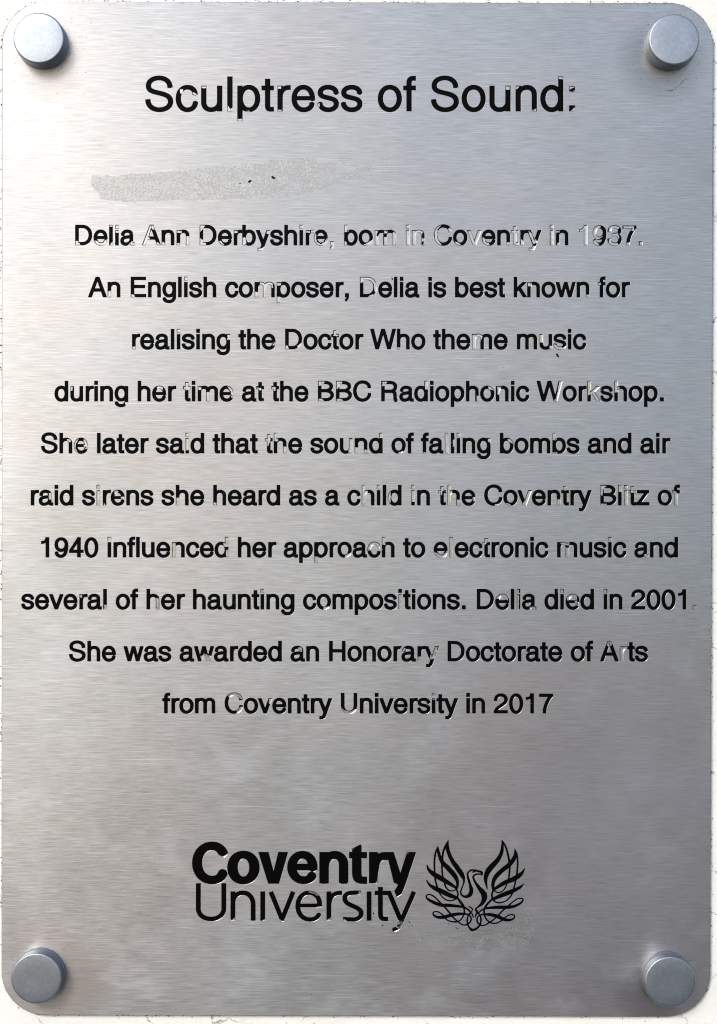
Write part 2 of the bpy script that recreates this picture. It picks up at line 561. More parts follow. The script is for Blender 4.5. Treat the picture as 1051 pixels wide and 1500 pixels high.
ADV = dict(zip("ABCDEHRSUWabcdefghiklmnoprstuvwyz0123479.,: ",
               [667, 667, 722, 722, 667, 722, 722, 667, 722, 944, 556, 556, 500, 556, 556, 278, 556, 556, 222, 500, 222, 833,
                556, 556, 556, 333, 500, 278, 556, 500, 722, 500, 500, 556, 556, 556, 556, 556, 556, 556, 278, 278, 278, 278]))
INKL = {'D': 81, 'A': 14, 'r': 77, 'd': 35, 'S': 49, '1': 101, 's': 32, 'f': 14}
INKR = {'.': 87, 'r': 1, 'c': 23, 'f': 16, 'd': 57, 's': 36, '7': 33, ':': 87}

RIM = 0.27        # how far the paint stops inside the lip of the groove (photo px)
DEPTH = 0.75      # groove depth
WALL = 1.45       # the wall of the groove leans in by this much
PAINT_D = 0.13    # the paint lies this far below the plate


def chip_poly(pts):
    """a worn-off patch: the outline roughened by a fraction of a pixel"""
    out = []
    n = len(pts)
    for i in range(n):
        (x0, y0), (x1, y1) = pts[i], pts[(i + 1) % n]
        L = math.hypot(x1 - x0, y1 - y0)
        k = max(1, int(L / 1.6))
        for j in range(k):
            t = j / k
            out.append((x0 + (x1 - x0) * t + random.uniform(-.45, .45), y0 + (y1 - y0) * t + random.uniform(-.45, .45)))
    return out


# worn-off patches of paint: view origin and magnification, then outlines (two corners = a box)
WEAR = [
 (100, 320, 5.005, [[45,165,75,165,95,200,45,205],[190,160,250,172,300,142,300,205,190,205],[298,40,332,62],[332,165,332,205,296,205,310,185],[338,40,380,84],[340,85,375,104],
   [445,185,470,165,495,180,495,210,425,210],[470,85,490,112],[540,205,590,42,650,42,645,82,605,80,590,130,600,155,575,208],[635,168,665,178,690,205,625,208],
   [680,160,712,182,715,208,680,208],[798,78,832,106],[795,182,812,178,832,208,795,208],[850,128,898,132,898,208,850,208],[955,38,1020,38,992,72,962,112,952,112],[952,130,988,158,1012,180,1012,212,952,212]]),
 (300, 320, 5.005, [[98,165,120,165,145,195,130,207,98,207],[212,80,245,80,240,105,215,108],[276,140,300,140,308,207,276,207],[378,205,415,216,447,202,447,252,378,252],[455,78,482,78,476,116,456,112],
   [688,38,732,86],[738,78,772,104],[780,83,812,116],[798,75,832,75,815,110,820,170,850,190,885,170,885,152,912,138,912,212,798,212],[908,160,958,238]]),
 (490, 320, 5.005, [[68,38,106,98],[66,162,88,170,102,208,66,208],[250,172,288,148,288,212,200,212,215,193],[292,74,325,80,308,125,335,138,335,212,292,212],[366,75,390,108],[366,136,402,212],[425,108,440,100,466,80,466,212,425,212],
   [524,38,572,212],[573,74,643,212],[643,74,674,106],[643,146,674,170],[655,168,674,212],[643,190,674,212],[734,38,792,44,757,80,752,140,790,195,738,207],[832,76,860,58,882,102,835,110],[880,168,902,172,938,198,900,207],[986,78,1062,212]]),
 (690, 320, 4.042, [[-14,58,62,168],[70,110,85,120,112,154,110,170,70,170],[212,140,237,168],[240,38,296,168],[298,122,318,138,326,168,295,168],[340,73,365,88,396,140,372,152,350,102],[343,160,407,202],[472,33,506,168],[506,60,528,82],
   [512,142,537,168],[645,35,707,168],[725,34,778,34,764,56,758,90,782,106,760,120,725,122],[725,126,748,130,766,168,725,168],[818,34,880,34,885,52,872,62,872,94,880,110,868,140,880,168,818,168],[906,34,966,72],[918,145,950,138,957,168,918,168],[1000,128,1042,172]]),
 (120, 396, 3.893, [[145,125,165,113,172,162,145,162],[280,135,298,140,312,162,280,162],[582,34,613,67],[985,122,1012,164],[1016,62,1060,164]]),
 (380, 396, 3.893, [[12,60,70,166],[66,60,78,100],[102,60,124,86],[102,150,128,196],[568,34,640,34,678,75,674,122,658,122,654,76,630,54,600,57,585,72,568,72],[620,150,650,132,640,160,620,160]]),
 (640, 396, 3.624, [[485,62,505,84],[795,128,818,152],[860,65,872,78]]),
 (180, 473, 4.379, [[60,150,85,150,75,182,60,182],[346,38,376,74],[672,75,697,108],[962,124,988,142]]),
 (410, 473, 4.57, [[36,150,52,150,68,187,36,187],[120,152,150,130,142,172,120,180],[360,48,393,88],[785,164,815,187]]),
 (630, 473, 4.379, [[272,68,345,68,335,98,324,120,326,165,342,182,272,182],[704,75,734,126],[768,146,794,182],[794,134,835,148,850,158,888,142,888,188,794,188]]),
 (70, 549, 3.754, [[120,60,140,60,136,86,120,86],[600,62,632,62,634,97,602,82],[748,43,787,84],[828,60,846,84],[872,94,894,158],[985,60,1032,60,1032,126,1010,126,1008,92],[425,150,445,150,430,175]]),
 (340, 549, 4.777, [[178,90,206,108],[195,182,235,198],[278,85,306,112],[606,46,652,46,634,74,606,76],[606,165,628,165,652,190,650,198,606,198],[733,46,774,46,756,80,733,102],[733,170,758,166,798,190,795,198,733,198]]),
 (550, 549, 4.379, [[46,43,77,43,60,70,46,72],[320,38,352,92],[650,135,680,182],[725,70,772,84,767,106,725,88],[784,76,807,76,800,120,790,132,784,122]]),
 (780, 549, 5.127, [[165,192,182,174,204,44,237,44,198,217,163,217],[420,43,452,120,452,140,420,156],[420,43,452,148],[450,82,518,82,518,217,478,217,443,152],[620,43,654,106],[620,104,640,132]]),
 (50, 625, 4.042, [[195,74,217,92],[234,68,268,68,248,100,245,130,264,158,234,158],[294,74,322,132],[886,36,922,140]]),
 (300, 625, 3.893, [[338,38,388,44,372,85,362,112,338,104],[391,36,420,82],[441,115,470,164],[820,70,850,166],[856,118,880,164],[905,132,932,164],[994,36,1020,66]]),
 (560, 625, 4.777, [[286,180,314,200],[434,43,467,200],[496,90,510,140],[516,46,550,82],[740,84,768,106],[752,104,768,104,768,142],[880,84,912,90,918,122,880,100],[100,190,140,170,150,185,110,198]]),
 (770, 625, 4.777, [[188,43,220,94],[186,178,222,200],[548,178,577,200]]),
 (35, 701, 3.966, [[146,84,160,122],[417,38,447,165],[528,70,548,95],[565,104,588,122],[880,112,907,165],[466,140,478,160,466,165]]),
 (290, 701, 3.893, [[86,135,108,140,102,163,86,163],[934,38,964,162]]),
 (510, 701, 4.57, [[90,42,122,190],[122,80,133,102],[190,43,224,80],[268,82,286,160],[424,43,457,156],[606,74,630,112],[624,52,654,84],[620,178,662,192],[664,43,698,190],[728,140,757,190],[836,125,862,150],[985,172,1022,166,1022,192,985,192]]),
 (700, 701, 3.446, [[135,120,160,128,182,148,135,148],[250,62,280,62,248,142,212,142,234,115],[395,106,420,148],[428,40,457,60],[620,36,652,36,636,50,630,85,620,85],[620,128,652,148],[712,34,737,68],[741,36,769,144],[772,42,802,72],[984,62,1002,64,1010,82,1027,82,1027,148,984,148],[918,126,945,136,960,146,918,148]]),
 (50, 777, 3.563, [[377,37,404,56],[717,64,740,150],[990,36,1016,86],[1003,102,1016,150]]),
 (335, 777, 3.446, [[428,132,457,174],[700,60,772,60,770,106,745,106,730,98,705,102],[774,34,794,72],[590,122,622,112,617,142,585,144]]),
 (620, 777, 2.766, [[44,86,60,94,88,92,102,80,102,120,44,120],[105,28,123,120],[240,34,264,34,262,48,250,60,240,78],[578,70,597,120],[550,46,594,46,592,62,560,56],[751,29,770,45],[896,96,920,120]]),
 (25, 854, 4.122, [[374,70,393,88],[526,132,544,170],[832,92,857,168]]),
 (270, 854, 3.624, [[400,34,427,52],[740,128,772,122,765,146,735,146]]),
 (540, 854, 4.042, [[177,62,202,168],[745,65,822,65,827,102,800,90,765,92,750,98],[864,38,892,66],[866,68,892,168],[956,140,988,170]]),
 (780, 854, 4.204, [[158,38,190,68],[210,70,272,70,278,122,255,110,215,106],[262,118,288,138],[427,38,457,68],[972,136,1012,174]]),
 (80, 930, 2.336, [[500,72,520,66,538,74,525,100,505,100]]),
 (380, 930, 3.754, [[216,70,236,94],[778,70,806,72,796,100,778,102],[862,118,890,156],[950,64,982,64,962,130,936,138]]),
 (640, 930, 3.284, [[877,48,919,134],[812,30,848,30,842,52,818,52]]),
 (230, 1005, 3.503, [[362,33,437,33,442,70,420,60,400,50,370,60],[415,110,442,105,432,142,410,137],[575,64,594,90],[943,105,960,122,990,132,1020,116,1034,130,1000,152,960,148]]),
 (520, 930, 2.336, [[260,198,282,222]]),
 (200, 90, 3.091, [[198,125,211,146],[250,135,277,150,262,157],[290,108,317,121],[408,193,418,202,425,217,437,205,437,232,408,232],[453,259,487,277],[486,223,512,237],[638,107,656,124],[636,218,657,234],[816,190,830,216]]),
 (520, 90, 3.091, [[601,200,628,218,635,237,601,232],[674,107,702,127],[723,107,752,107,736,125,723,127],[792,208,808,221,822,211,822,234,792,234],[913,67,942,79],[963,108,997,108,997,115,968,131,988,137,997,128,997,144,963,144],[973,229,997,206,997,232,963,232]]),
 (270, 1220, 5.839, [[295,190,330,203,380,174,382,195,310,217],[392,735,412,746,435,718,444,772,392,772],[660,754,690,733,698,768,655,768],[800,738,822,740,850,760,832,772]]),
 (440, 1220, 5.839, [[160,430,200,440,250,428,250,448,160,448],[333,425,350,437,400,437,412,418,412,452,333,452],[438,98,490,98,450,150,438,152],[664,350,672,350,668,447,586,447,586,430,640,433,657,408],[800,425,835,440,800,450],
   [75,488,130,498,167,535,152,542,110,520,75,510],[138,634,192,624,192,652,138,652],[223,752,268,716,270,768,223,768],[358,735,380,733,408,768,358,768],[500,494,527,510,522,542,460,532,500,522],[663,448,707,464],[800,844,837,828,832,852],[918,162,935,162,925,180,915,180]]),
]
CHIPS = []
for ox, oy, k, lst in WEAR:
    for q in lst:
        if len(q) == 4: q = [q[0], q[1], q[2], q[1], q[2], q[3], q[0], q[3]]
        pts = [(ox + q[i] / k, oy + q[i + 1] / k) for i in range(0, len(q), 2)]
        pts = chip_poly(pts)
        xs, ys = [p[0] for p in pts], [p[1] for p in pts]
        CHIPS.append((min(xs), min(ys), max(xs), max(ys), pts))


def wear_field(X, Y):
    x0, x1, y0, y1 = X.min(), X.max(), Y.min(), Y.max()
    W = None
    for cx0, cy0, cx1, cy1, pts in CHIPS:
        if cx1 < x0 or cx0 > x1 or cy1 < y0 or cy0 > y1: continue
        if W is None: W = np.full(X.shape, 9.0)
        j0, j1 = np.searchsorted(X[0], (cx0 - 2, cx1 + 2))
        i0, i1 = np.searchsorted(Y[:, 0], (cy0 - 2, cy1 + 2))
        if j1 <= j0 or i1 <= i0: continue
        W[i0:i1, j0:j1] = np.minimum(W[i0:i1, j0:j1], poly_sdf(pts, X[i0:i1, j0:j1], Y[i0:i1, j0:j1]))
    return W


def nest(loops):
    """group contours into (outer, [holes])"""
    L = sorted(loops, key=lambda l: -abs(area(l)))
    out = []
    for l in L:
        p = np.array(l[0])
        depth, home = 0, None
        for k, (o, hs) in enumerate(out):
            if inside(l[0], o):
                home = k
                depth = 1 + sum(inside(l[0], h) for h in hs)
        if home is not None and depth % 2 == 1: out[home][1].append(l)
        else: out.append((l, []))
    return out


def inside(p, poly):
    x, y = p
    r = False
    n = len(poly)
    for i in range(n):
        (x0, y0), (x1, y1) = poly[i], poly[(i + 1) % n]
        if (y0 > y) != (y1 > y) and x < x0 + (y - y0) / (y1 - y0) * (x1 - x0): r = not r
    return r


class MB:
    def __init__(self): self.v, self.f, self.smooth = [], [], []

    def vert(self, u, w, d):
        """photo pixel u, w on the plaque, d photo pixels behind its face"""
        self.v.append((wx(u), d * PX, wz(w)))
        return len(self.v) - 1

    def fill(self, loops, ids, back=False):
        """triangles of an outline with holes; turned by odd angles until the filled area is exactly right"""
        flat = [i for r in ids for i in r]
        want = abs(area(loops[0])) - abs(sum(area(l) for l in loops[1:]))
        best = None
        for ang in (0.0, 0.37, 1.11, 0.71, 1.9, 2.63, 0.19, 1.43, 2.2, 2.9, 0.05, 0.9):
            ca, sa = math.cos(ang), math.sin(ang)
            c0, c1 = loops[0][0]
            tris = tessellate_polygon([[Vector(((x - c0) * ca - (y - c1) * sa, (x - c0) * sa + (y - c1) * ca, 0)) for x, y in l] for l in loops])
            out, tot = [], 0.0
            for tri in tris:
                a, b, c = (flat[t] for t in tri)
                A, B, Cc = (self.v[k] for k in (a, b, c))
                cr = ((B[0] - A[0]) * (Cc[2] - A[2]) - (B[2] - A[2]) * (Cc[0] - A[0])) / PX / PX
                tot += abs(cr) / 2
                if abs(cr) < 1e-7: continue
                if (cr < 0) != back: b, c = c, b          # facing the viewer (towards -y) is counter-clockwise in x, z
                out.append((a, b, c))
            err = abs(tot - want)
            if best is None or err < best[0]: best = (err, out)
            if err < max(0.02, 2e-4 * want): break
        if best[0] > max(0.5, 2e-3 * want): print('FILL off by', round(best[0], 2), 'of', round(want, 2))
        self.f += best[1]

    def build(self, name, mat, parent=None, smooth=False):
        me = bpy.data.meshes.new(name)
        me.from_pydata(self.v, [], self.f)
        me.update()
        if smooth:
            for p in me.polygons: p.use_smooth = True
        me.materials.append(mat)
        o = bpy.data.objects.new(name, me)
        C.objects.link(o)
        if parent: o.parent = parent
        return o


HOLES = []        # every engraved outline, cut out of the face of the plate


def engrave(groove, paint, field, ox, oy, outer, painted):
    """outer contours (local px) -> hole, leaning walls and floor; painted contours -> the enamel inside"""
    for l in outer:
        top, low = [], []
        for x, y in l:
            gx, gy = field.grad(x, y)
            top.append(groove.vert(x + ox, y + oy, 0.0))
            low.append(groove.vert(x - gx * WALL + ox, y - gy * WALL + oy, DEPTH))
        n = len(l)
        for i in range(n):
            j = (i + 1) % n
            groove.f.append((top[i], top[j], low[j], low[i]))
        HOLES.append([(x + ox, y + oy) for x, y in l])
    for dst, src, d in ((groove, contours(field.F + WALL - 0.03, field.x0, field.y0, field.h, 0.04, 0.1), DEPTH - 0.012), (paint, painted, PAINT_D)):
        for o, hs in nest(src):
            loops = [o] + hs
            ids = []
            for l in loops:
                top = [dst.vert(x + ox, y + oy, d) for x, y in l]
                if dst is paint:
                    low = [dst.vert(x + ox, y + oy, DEPTH - 0.02) for x, y in l]
                    n = len(l)
                    for i in range(n):
                        j = (i + 1) % n
                        dst.f.append((top[i], top[j], low[j], low[i]))
                ids.append(top)
            dst.fill(loops, ids)


CACHE = {}


def glyph(ch, em, weight, h):
    """distance picture of one letter, baseline origin at 0,0 (y down), lip of the groove at zero"""
    key = (ch, em)
    if key not in CACHE:
        s = em / 1000.0
        f = Field(-20 * h, -round(0.85 * em / h) * h, ADV[ch] * s + 4, 0.30 * em, h)
        st, po = parse(ROUND[ch], 46, 39)
        f.add(st, po, s, -s, 0, 0)
        f.F -= weight
        CACHE[key] = f
    return CACHE[key]


def set_line(text, centre, base, em, weight, groove, paint):
    """letters are pasted into one distance picture per word, so touching letters share one groove"""
    s = em / 1000.0
    h = 0.2 if em < 50 else 0.25
    w = sum(ADV[c] for c in text)
    l, r = INKL.get(text[0], 40), INKR.get(text[-1], 40)
    x = centre - (w - l - r) * s / 2 - l * s
    for wd in text.split(' '):
        ww = sum(ADV[c] for c in wd) * s
        top = round(0.85 * em / h) * h
        f = Field(-30 * h, -top, ww + 6, 0.30 * em, h)
        pen = 0.0
        for ch in wd:
            g_ = glyph(ch, em, weight, h)
            j = int(round((pen + g_.x0 - f.x0) / h))
            nx = min(g_.F.shape[1], f.F.shape[1] - j)
            ny = min(g_.F.shape[0], f.F.shape[0])
            f.F[:ny, j:j + nx] = np.minimum(f.F[:ny, j:j + nx], g_.F[:ny, :nx])
            pen += ADV[ch] * s
        Wf = wear_field(f.X + x, f.Y + base)
        P = f.F + RIM if Wf is None else np.maximum(f.F + RIM, -Wf)
        engrave(groove, paint, f, x, base, contours(f.F, f.x0, f.y0, h), contours(P, f.x0, f.y0, h))
        x += ww + ADV[' '] * s


# ------------------------------------------------------------------ wall
M_PLATE, M_GROOVE, M_PAINT = make_plate_mat(), make_groove_mat(), make_paint_mat()
M_WALL, M_GRIME = make_wall_mat(), make_grime_mat()


def tag(o, label=None, cat=None, group=None, kind=None):
    for k, v in (('label', label), ('category', cat), ('group', group), ('kind', kind)):
        if v: o[k] = v
    return o


THICK = 7.5       # plate thickness in photo px (1.5 mm)
wb = MB()
NXW, NZW = 150, 200
for j in range(NZW + 1):
    for i in range(NXW + 1):
        u, v = -220 + i * 1490 / NXW, -220 + j * 1940 / NZW
        d = THICK + 0.35 + 0.25 * math.sin(u * 0.031 + 1.3) * math.sin(v * 0.023) + random.uniform(-.12, .12)
        wb.vert(u, v, d)
for j in range(NZW):
    for i in range(NXW):
        a = j * (NXW + 1) + i
        wb.f.append((a, a + NXW + 1, a + NXW + 2, a + 1))
wall = tag(wb.build('wall', M_WALL, smooth=True), 'cream painted wall with hairline cracks behind the steel plaque', 'wall', kind='structure')

# unseen pavement well below the picture, added for the steel to reflect
M_ADDED_GROUND = Mat('added_grey_paving')
M_ADDED_GROUND.set(Base_Color=M_ADDED_GROUND.mix(M_ADDED_GROUND.noise(M_ADDED_GROUND.mapped((3, 3, 3)), 1.0, 4.0), (0.085, 0.087, 0.092), (0.125, 0.127, 0.132)), Roughness=0.85)
me = bpy.data.meshes.new('added_ground')
me.from_pydata([(-150, -150, -1.5), (150, -150, -1.5), (150, 0.3, -1.5), (-150, 0.3, -1.5)], [], [(0, 1, 2, 3)])
me.materials.append(M_ADDED_GROUND.m)
added_ground = bpy.data.objects.new('added_ground', me)
C.objects.link(added_ground)
tag(added_ground, 'unseen grey paved ground, added below the plaque for its steel to reflect', 'added_ground', kind='structure')

# ------------------------------------------------------------------ plaque
plaque = bpy.data.objects.new('plaque', None)
plaque.empty_display_size = 0.05
C.objects.link(plaque)
tag(plaque, 'brushed steel memorial plaque engraved with black lettering, paint partly worn away', 'plaque')

EM, W_BODY, EM_T, W_T = 39.5, 1.08, 69.1, 0.95
TEXT = ["Delia Ann Derbyshire, born in Coventry in 1937.", "An English composer, Delia is best known for",
        "realising the Doctor Who theme music", "during her time at the BBC Radiophonic Workshop.",
        "She later said that the sound of falling bombs and air", "raid sirens she heard as a child in the Coventry Blitz of",
        "1940 influenced her approach to electronic music and", "several of her haunting compositions. Delia died in 2001.",
        "She was awarded an Honorary Doctorate of Arts", "from Coventry University in 2017"]
CENTRE = [526.2, 526.5, 526.5, 526.6, 521.5, 521, 527, 526.3, 525.5, 524.5]

g, p = MB(), MB()
set_line("Sculptress of Sound:", 528, 162.4, EM_T, W_T, g, p)
heading = g.build('heading', M_GROOVE, plaque)
p.build('paint_fill', M_PAINT, heading)
for k, (t, cx) in enumerate(zip(TEXT, CENTRE)):
    g, p = MB(), MB()
    set_line(t, cx, 358.5 + 76.2 * k, EM, W_BODY, g, p)
    ln = g.build('text_line', M_GROOVE, plaque)
    p.build('paint_fill', M_PAINT, ln)

# the wordmark: drawn in the units of two enlarged views of it (5.839 to one photo pixel)
KV = 5.839
BOLD_L = """W 42 36 M 340 186 C 318 135 285 112 240 112 H 111 258 V 240 404 C 288 404 315 388 338 336
W 44 33 M 414 297 V 508 187 H 602 297 V 508 408 H 414 297 Z P 635 165 722 165 766 332 806 165 890 165 812 436 720 436"""
BOLD_R = """W 40 28 M -70 293 L 148 293 W 40 33 M 108 316 L 108 292 V 22 188 H -70 295 V 32 406 C 68 406 90 394 104 362
W 40 34 M 205 165 L 205 436 M 205 300 V 296 189 H 372 275 L 372 436
W 40 31 M 485 130 L 485 345 C 485 392 502 406 538 406 L 572 406 P 446 136 510 102 524 102 524 180 446 180 W 40 27 M 420 192 L 571 192
W 38 34 M 628 165 L 628 436 M 632 330 C 640 226 672 199 735 199 L 795 199
P 738 166 800 166 858 345 915 165 993 165 905 430 868 524 826 550 806 500 838 446 802 428"""
LIGHT_L = """W 20 19 M 122 432 L 122 650 V 231 737 H 340 650 L 340 432
M 418 502 L 418 750 M 418 600 V 505 513 H 591 615 L 591 752 M 673 502 L 673 752 M 742 505 L 838 742 L 934 505"""
LIGHT_R = """W 20 16 M -20 622 L 186 622 W 20 18 M 167 636 L 167 610 V 76 513 H -20 628 V 85 742 C 130 742 152 722 162 694
W 20 18 M 246 502 L 246 750 M 246 610 C 255 545 285 512 358 512
M 520 512 L 470 512 C 402 512 382 530 382 560 C 382 600 420 612 455 628 C 502 648 522 662 522 692 C 522 726 490 742 450 742 L 368 738
M 590 502 L 590 752 M 687 464 L 687 690 C 687 726 700 738 728 738 L 752 738 M 638 515 L 775 515
M 758 506 L 858 742 M 975 505 L 872 740 C 850 800 830 829 794 829"""


def add_view(f, s, ox):
    st, po = parse(s, 20, 20)
    f.add(st, po, 1 / KV, 1 / KV, ox, 1220)


f = Field(274, 1226, 618, 1372, 0.22)
add_view(f, BOLD_L, 270)
add_view(f, LIGHT_L, 270)
add_view(f, BOLD_R, 440)
add_view(f, LIGHT_R, 440)
f.F -= 0.30
g, p = MB(), MB()
engrave(g, p, f, 0, 0, contours(f.F, f.x0, f.y0, f.h),
        contours(np.maximum(f.F + RIM, -wear_field(f.X, f.Y)), f.x0, f.y0, f.h))
word = g.build('wordmark', M_GROOVE, plaque)
p.build('paint_fill', M_PAINT, word)

# the bird with flaming wings: brush strokes (x, y, half width), ten units to a photo pixel
BIRD_L = [
 [(470,106,5),(455,200,27),(478,300,28),(530,410,32),(600,510,37),(668,610,35),(700,690,18),(690,760,12),(655,850,12),(660,900,14),(712,935,18),(780,915,30),(808,850,31),(790,760,22),(757,650,17),(757,590,14),(800,552,12),(868,542,10)],
 [(466,114,6),(425,200,14),(392,300,16),(380,420,16),(378,520,13),(385,620,13),(402,690,13),(432,790,13),(480,843,11),(540,850,9),(588,825,11)],
 [(318,198,6),(322,260,20),(345,350,25),(390,440,32),(470,520,36),(558,620,36),(600,700,26),(606,770,20),(592,825,14)],
 [(315,204,6),(285,290,15),(268,400,15),(268,520,14),(274,640,15),(290,730,14),(312,800,12),(352,900,11),(410,963,10),(480,995,10),(550,985,11),(592,958,14)],
 [(158,474,9),(185,540,22),(250,600,34),(350,660,38),(450,720,32),(540,775,24),(594,815,14)],
 [(154,696,9),(200,765,20),(280,815,32),(380,860,36),(480,910,34),(560,940,28),(612,962,18)],
 [(590,820,14),(612,890,13),(608,950,14),(650,1015,20),(690,1070,18),(705,1130,14),(698,1200,13),(662,1265,11),(620,1295,12),(560,1305,12),(480,1290,11),(420,1250,11)],
 [(835,1238,9),(825,1200,11),(800,1165,13),(760,1125,14),(700,1090,16),(600,1075,22),(480,1062,25),(380,1060,26),(280,1030,26),(190,985,20),(150,945,13),(163,910,11),(210,905,11),(270,940,12),(340,1010,12),(420,1090,13),(480,1160,14),(540,1235,13),(610,1300,12),(680,1345,11),(740,1345,12),(790,1310,13),(806,1260,13),(785,1215,12),(755,1195,12)],
 [(785,1205,12),(755,1195,12),(690,1186,18),(600,1190,24),(500,1210,26),(400,1235,26),(310,1235,20),(252,1200,13),(258,1162,11),(310,1155,10),(370,1185,11),(430,1240,13)],
 [(800,1165,12),(765,1210,13),(748,1270,13),(752,1330,13),(780,1390,15),(830,1420,17),(880,1410,16),(930,1360,14)],
 [(772,1078,9),(812,1102,11),(830,1130,9)],[(832,1128,8),(800,1168,9)],[(872,1118,10),(900,1146,9)],[(868,1120,8),(888,1096,6)],[(896,1146,8),(872,1200,10),(860,1240,8)],
]
BIRD_R = [
 [(0,545,11),(60,547,14),(110,562,16),(155,576,17),(168,602,14),(160,622,9)],[(155,606,10),(90,605,13),(45,627,15),(38,665,16),(75,740,20),(140,830,32),(192,900,44),(198,965,40),(165,1035,28),(110,1085,15),(72,1115,12),(82,1152,12),(115,1180,12)],
 [(22,578,8),(50,570,12),(72,574,6)],
 [(455,106,6),(464,180,19),(450,290,28),(400,390,34),(330,470,40),(262,550,42),(222,640,34),(222,730,21),(242,825,7)],
 [(462,114,6),(505,190,14),(540,300,15),(564,420,16),(568,540,15),(558,660,13),(532,745,11),(490,830,11),(430,873,11),(380,870,10),(338,843,12)],
 [(645,234,6),(652,310,22),(625,390,32),(560,470,34),(460,550,34),(370,640,34),(330,720,28),(325,790,24),(335,840,18)],
 [(648,240,6),(675,320,14),(686,430,14),(682,540,14),(666,660,14),(640,780,13),(608,890,13),(560,960,12),(500,1005,11),(420,1025,12),(362,1012,12),(322,978,14)],
 [(790,520,7),(750,590,24),(690,640,36),(600,690,36),(500,730,32),(400,790,26),(335,836,16)],
 [(778,746,7),(720,800,22),(620,850,32),(520,890,34),(420,930,30),(328,972,22)],
 [(330,838,16),(310,900,14),(310,970,15),(255,1030,18),(205,1100,16),(195,1160,14),(205,1220,13),(240,1280,12),(300,1320,11),(370,1325,11),(440,1295,12)],
 [(110,1180,12),(150,1138,13),(230,1105,17),(330,1095,22),(430,1090,26),(540,1090,26),(640,1075,22),(730,1030,17),(765,985,13),(745,960,11),(690,965,11),(620,1010,12),(550,1070,13),(480,1130,13),(420,1190,13),(350,1260,12),(280,1310,12),(200,1355,11),(140,1350,12),(98,1310,13),(92,1260,13),(112,1220,12),(160,1198,13),(200,1196,16),(290,1200,24),(390,1225,28),(480,1265,26),(560,1280,20),(622,1260,14),(642,1225,12),(620,1200,11),(560,1205,11),(500,1245,12),(440,1295,12)],
 [(100,1165,11),(138,1215,13),(150,1280,13),(135,1345,14),(95,1392,15),(30,1425,17),(0,1418,17)],
 [(70,1225,9),(85,1195,8),(95,1180,7)],
]


def spline(nodes, n=7):
    P = np.array(nodes, float)
    out = []
    for i in range(len(P) - 1):
        p0, p1, p2, p3 = P[max(i - 1, 0)], P[i], P[i + 1], P[min(i + 2, len(P) - 1)]
        for k in range(n):
            t = k / n
            q = 0.5 * ((2 * p1) + (p2 - p0) * t + (2 * p0 - 5 * p1 + 4 * p2 - p3) * t * t + (3 * p1 - p0 - 3 * p2 + p3) * t ** 3)
            out.append(q)
    out.append(P[-1])
    return np.array(out)


f = Field(618, 1224, 776, 1370, 0.16)
for src, ox in ((BIRD_L, 610), (BIRD_R, 690)):
    for nodes in src:
        S = spline(nodes)
        stroke_sdf(f.F, f.X, f.Y, S[:, :2] / 10 + np.array([ox, 1220]), np.maximum(S[:, 2], 4) / 10 - 0.12, False, False)
f.F -= 0.18
g, p = MB(), MB()
RIM_B = 0.25
WALL_KEEP, WALL = WALL, 0.8
engrave(g, p, f, 0, 0, contours(f.F, f.x0, f.y0, f.h, 0.04, 0.5), contours(f.F + RIM_B, f.x0, f.y0, f.h, 0.04, 0.3))
WALL = WALL_KEEP
bird = g.build('bird_emblem', M_GROOVE, plaque)
p.build('paint_fill', M_PAINT, bird)

# the plate itself: face with the engraved outlines cut out, eased edge, sides and back
QUAD = [(3.2, 2.2), (1045.5, 4.2), (1040.8, 1489.6), (2.4, 1487.4)]
RAD = 65.0


CUTS = [230.0] + [358.5 + 76.2 * k + 28 for k in range(9)] + [1120.0]     # the face is filled in level bands between these


def plate_outline(inset, nc=18, cuts=False):
    out = []
    cx = [(1, 1), (-1, 1), (-1, -1), (1, -1)]
    for k, ((u, v), (sx, sy)) in enumerate(zip(QUAD, cx)):
        r = RAD - inset
        ccx, ccy = u + sx * RAD, v + sy * RAD
        a0 = [180, 270, 0, 90][k]
        arc = [(ccx + r * math.cos(math.radians(a0 + 90 * i / nc)), ccy + r * math.sin(math.radians(a0 + 90 * i / nc))) for i in range(nc + 1)]
        if k == 2 and cuts:
            (x0, y0), (x1, y1) = out[-1], arc[0]
            out += [(x0 + (x1 - x0) * (y - y0) / (y1 - y0), y) for y in CUTS]
        out += arc
    if cuts:
        (x0, y0), (x1, y1) = out[-1], out[0]
        out += [(x0 + (x1 - x0) * (y - y0) / (y1 - y0), y) for y in reversed(CUTS)]
    return out


pb = MB()
face, edge = plate_outline(1.0, 18, True), plate_outline(0.0, 18, True)
fi = [pb.vert(x, y, 0.0) for x, y in face]
m1 = [pb.vert(x, y, 0.35) for x, y in plate_outline(0.28, 18, True)]
ei = [pb.vert(x, y, 1.0) for x, y in edge]
bi = [pb.vert(x, y, THICK) for x, y in edge]
n = len(face)
for r0, r1 in ((fi, m1), (m1, ei), (ei, bi)):
    for i in range(n):
        j = (i + 1) % n
        pb.f.append((r0[i], r1[i], r1[j], r0[j]))
NC, NA = len(CUTS), 19
right = [2 * NA + k for k in range(NC)]                     # indices of the cut points down the right side
left = [4 * NA + NC + (NC - 1 - k) for k in range(NC)]      # and down the left side
bands = [list(range(0, 2 * NA)) + [right[0], left[0]]]
for k in range(NC - 1): bands.append([left[k], right[k], right[k + 1], left[k + 1]])
bands.append([left[-1], right[-1]] + list(range(2 * NA + NC, 4 * NA + NC)))
